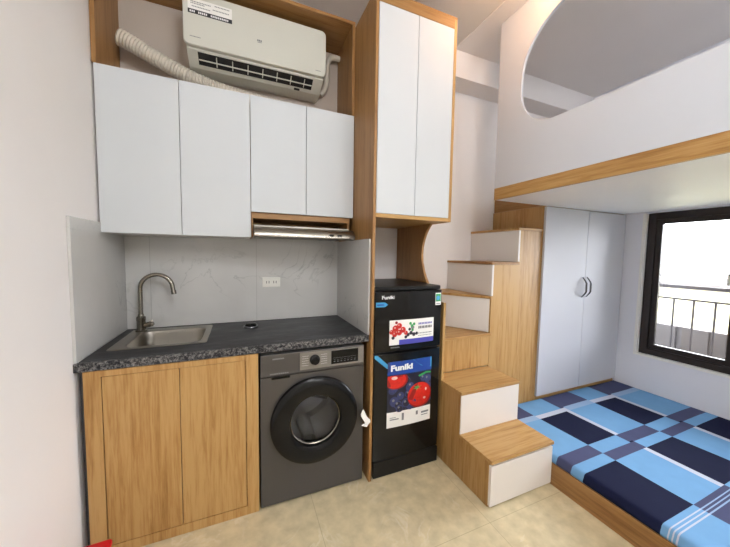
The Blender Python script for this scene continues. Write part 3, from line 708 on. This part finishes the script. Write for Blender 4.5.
# ------------------------------------------------------------------ bed platform and mattress
t = thing('bed_platform', 'low oak bed platform under the plaid mattress', 'bed', (3.1, -1.5, 0))
YF = -2.6; zb = .128
B().box(XL, XL+.018, YF, yw-.003, 0, zb).build('side_board', WD['y'], t, .001)
B().box(XL+.018, XW-.004, YF, YF+.018, 0, zb).build('side_board', W['x'], t, .001)
B().box(XL+.018, XW-.004, YF+.018, yw-.003, zb-.018, zb).build('deck', W['y'], t)
xsn = [2.318, 2.612, 2.886, 2.900, 2.935, 3.232, 3.238, 3.505, 3.520, 3.550, 3.840, 3.912]
# columns: (x0, x1, kind) kind 0 = plain cell column i, 's' = white warp stripe
cols = [(2.326, 2.610, 0), (2.610, 2.896, 1), (2.896, 2.932, 's'), (2.932, 3.235, 2), (3.235, 3.508, 3), (3.508, 3.545, 's'), (3.545, 3.845, 4), (3.845, 3.913, 4)]
rows = [(-.516, -.690, 'S0'), (-.690, -.700, 'n'), (-.700, -.742, 'w'), (-.742, -1.060, 'L1'), (-1.060, -1.132, 'S0'), (-1.132, -1.142, 'd'), (-1.142, -1.206, 'S1'), (-1.206, -1.525, 'D0'),
        (-1.525, -1.548, 'S1'), (-1.548, -1.553, 'w3'), (-1.553, -1.562, 'S1'), (-1.562, -1.567, 'w3'), (-1.567, -1.576, 'S1'), (-1.576, -1.582, 'w3'), (-1.582, -1.665, 'S1'),
        (-1.665, -1.98, 'L1'), (-1.98, -2.05, 'S0'), (-2.05, -2.125, 'S1'), (-2.125, -2.44, 'D0'), (-2.44, -2.598, 'S1')]
MI = {'navy': 0, 'slate': 1, 'sky': 2, 'skyl': 3, 'stripe': 4}
def cell(c, r):
    lightcol0 = None
    if c == 's':
        return {'S0': 'slate', 'n': 'slate', 'w': 'stripe', 'L1': 'stripe', 'd': 'navy', 'S1': 'slate', 'D0': 'stripe', 'w3': 'skyl'}[r]
    p = c % 2
    if r == 'S0': return 'slate' if p == 0 else 'sky'
    if r == 'n': return 'skyl' if p == 0 else 'sky'
    if r == 'w': return 'skyl' if p == 0 else 'stripe'
    if r == 'L1': return 'sky' if p == 0 else 'navy'
    if r == 'd': return 'slate' if p == 0 else 'sky'
    if r == 'S1': return 'sky' if p == 0 else 'slate'
    if r == 'D0': return 'navy' if p == 0 else 'sky'
    if r == 'w3': return 'stripe' if p == 0 else 'skyl'
zt, r_ = .180, .020
X0, X1, Y0, Y1 = 2.326, 3.913, -2.598, -.516
def prof(d):   # height drop near an edge
    if d >= r_: return 0
    return r_-math.sqrt(max(0, r_*r_-(r_-d)**2))
xc_ = []; 
for a, c_, k in cols:
    n = max(1, round((c_-a)/.05)); xc_ += [(a+(c_-a)*i/n, a+(c_-a)*(i+1)/n, k) for i in range(n)]
yc_ = []
for a, c_, k in rows:
    n = max(1, round((a-c_)/.05)); yc_ += [(a+(c_-a)*i/n, a+(c_-a)*(i+1)/n, k) for i in range(n)]
def refine(L, lo, hi):   # split cells at the rounded edges
    out = []
    for a, c_, k in L:
        cuts = [a]+sorted([e for e in (lo+.004, lo+.010, lo+.02, hi-.004, hi-.010, hi-.02) if min(a, c_) < e < max(a, c_)], reverse=c_ < a)+[c_]
        out += [(cuts[i], cuts[i+1], k) for i in range(len(cuts)-1)]
    return out
xc_ = refine(xc_, X0, X1); yc_ = refine(yc_, Y0, Y1)
def zz(x, y):
    d = min(x-X0, X1-x, y-Y0, Y1-y)
    return zt-prof(max(0, d))+.003*math.sin(x*6.1+1)*math.sin(y*7.3)*min(1, d/.1)
b = B(); z_lo = zb+.001
for xa_, xb_, kc in xc_:
    for ya_, yb_, kr in yc_:
        b.add([(xa_, ya_, zz(xa_, ya_)), (xb_, ya_, zz(xb_, ya_)), (xb_, yb_, zz(xb_, yb_)), (xa_, yb_, zz(xa_, yb_))], [(0, 1, 2, 3)], MI[cell(kc, kr)], True)
for ya_, yb_, kr in yc_:
    for x, kc in ((X0, 0), (X1, 4)):
        sgn = -1 if x == X0 else 1
        zs = [z_lo, z_lo+.010, z_lo+.020, zz(x, -1)]; xo = [x, x+sgn*.006, x+sgn*.005, x]
        for i in range(3):
            b.add([(xo[i], ya_, zs[i]), (xo[i], yb_, zs[i]), (xo[i+1] if i < 2 else x, yb_, zs[i+1]), (xo[i+1] if i < 2 else x, ya_, zs[i+1])], [(0, 1, 2, 3)], MI[cell(kc, kr)], True)
for xa_, xb_, kc in xc_:
    for y, kr in ((Y1, 'S0'), (Y0, 'S1')):
        b.add([(xa_, y, z_lo), (xb_, y, z_lo), (xb_, y, zz(xb_, y)), (xa_, y, zz(xa_, y))], [(0, 1, 2, 3)], MI[cell(kc, kr)], True)
b.box(X0+.01, X1-.01, Y0+.01, Y1-.01, z_lo, z_lo+.01, 0)
mo = b.build('mattress', [M['navy'], M['slate'], M['sky'], M['skyl'], M['stripe']], loc=(3.1, -1.5, zb))
tag(mo, 'thin mattress in blue and navy plaid cover with white stripes', 'mattress')

# ------------------------------------------------------------------ red stool in the corner
t = thing('plastic_stool', 'red plastic stool top poking in at the bottom left by the wall', 'stool', (.118, -.944, 0))
def rot(p, c, a): 
    x, y = p[0]-c[0], p[1]-c[1]; return (c[0]+x*math.cos(a)-y*math.sin(a), c[1]+x*math.sin(a)+y*math.cos(a))
cc = (.104, -.934)
top = [rot(p, cc, R(2)) for p in rrect(cc[0]-.088, cc[0]+.088, cc[1]-.088, cc[1]+.088, .008)]
sc = lambda P_, k: [(cc[0]+(x-cc[0])*k, cc[1]+(y-cc[1])*k) for x, y in P_]
b = B().loft([L3(sc(top, 1.0), .262), L3(sc(top, 1.0), .276), L3(sc(top, .97), .280), L3(sc(top, .3), .279)], 0, cap0=True, cap1=True)
b.build('seat', M['red'], t)
for sx in (-1, 1):
    for sy in (-1, 1):
        p0 = rot((cc[0]+sx*.065, cc[1]+sy*.065), cc, R(8)); p1 = rot((cc[0]+sx*.075, cc[1]+sy*.075), cc, R(8))
        B().tube([(*p0, .2615), (*p1, 0)], [.013, .012], 10).build('leg', M['red'], t)

# ------------------------------------------------------------------ ceiling lamps (out of frame; the small warm one is added for its glow)
for lab, x, y, z, r, e, col in (('white globe pendant lamp behind the camera over the kitchen floor', 1.10, -2.75, 2.62, .12, LAMP_MAIN, (.94, .97, 1, 1)),
        ('large white globe pendant lamp at the far end of the room', 2.0, -3.9, 2.55, .20, LAMP_FAR, (.94, .97, 1, 1)),
        ('small warm globe lamp added out of view for the glow on the loft panel', 2.02, -.93, 2.87, .045, LAMP_WARM, (1, .56, .28, 1))):
    t = thing('globe_lamp', lab, 'lamp', (x, y, z))
    B().lathe([(r*.5, 0), (r*.5, -.012), (.012, -.02), (.008, -.03), (.008, -(ZC-z-r)+.004)] if ZC-z-r > .06 else [(r*.6, 0), (r*.6, -(ZC-z-r)-.002)], (x, y, ZC-.007 if x > 2.01 else ZC-.001), 'z', 32).build('canopy', M['lamp_body'], t)
    B().lathe([(r*math.sin(R(a)), -r*math.cos(R(a))) for a in range(4, 178, 6)], (x, y, z), 'z', 40).build('globe', emis('globe_glass_lit', col, e), t)
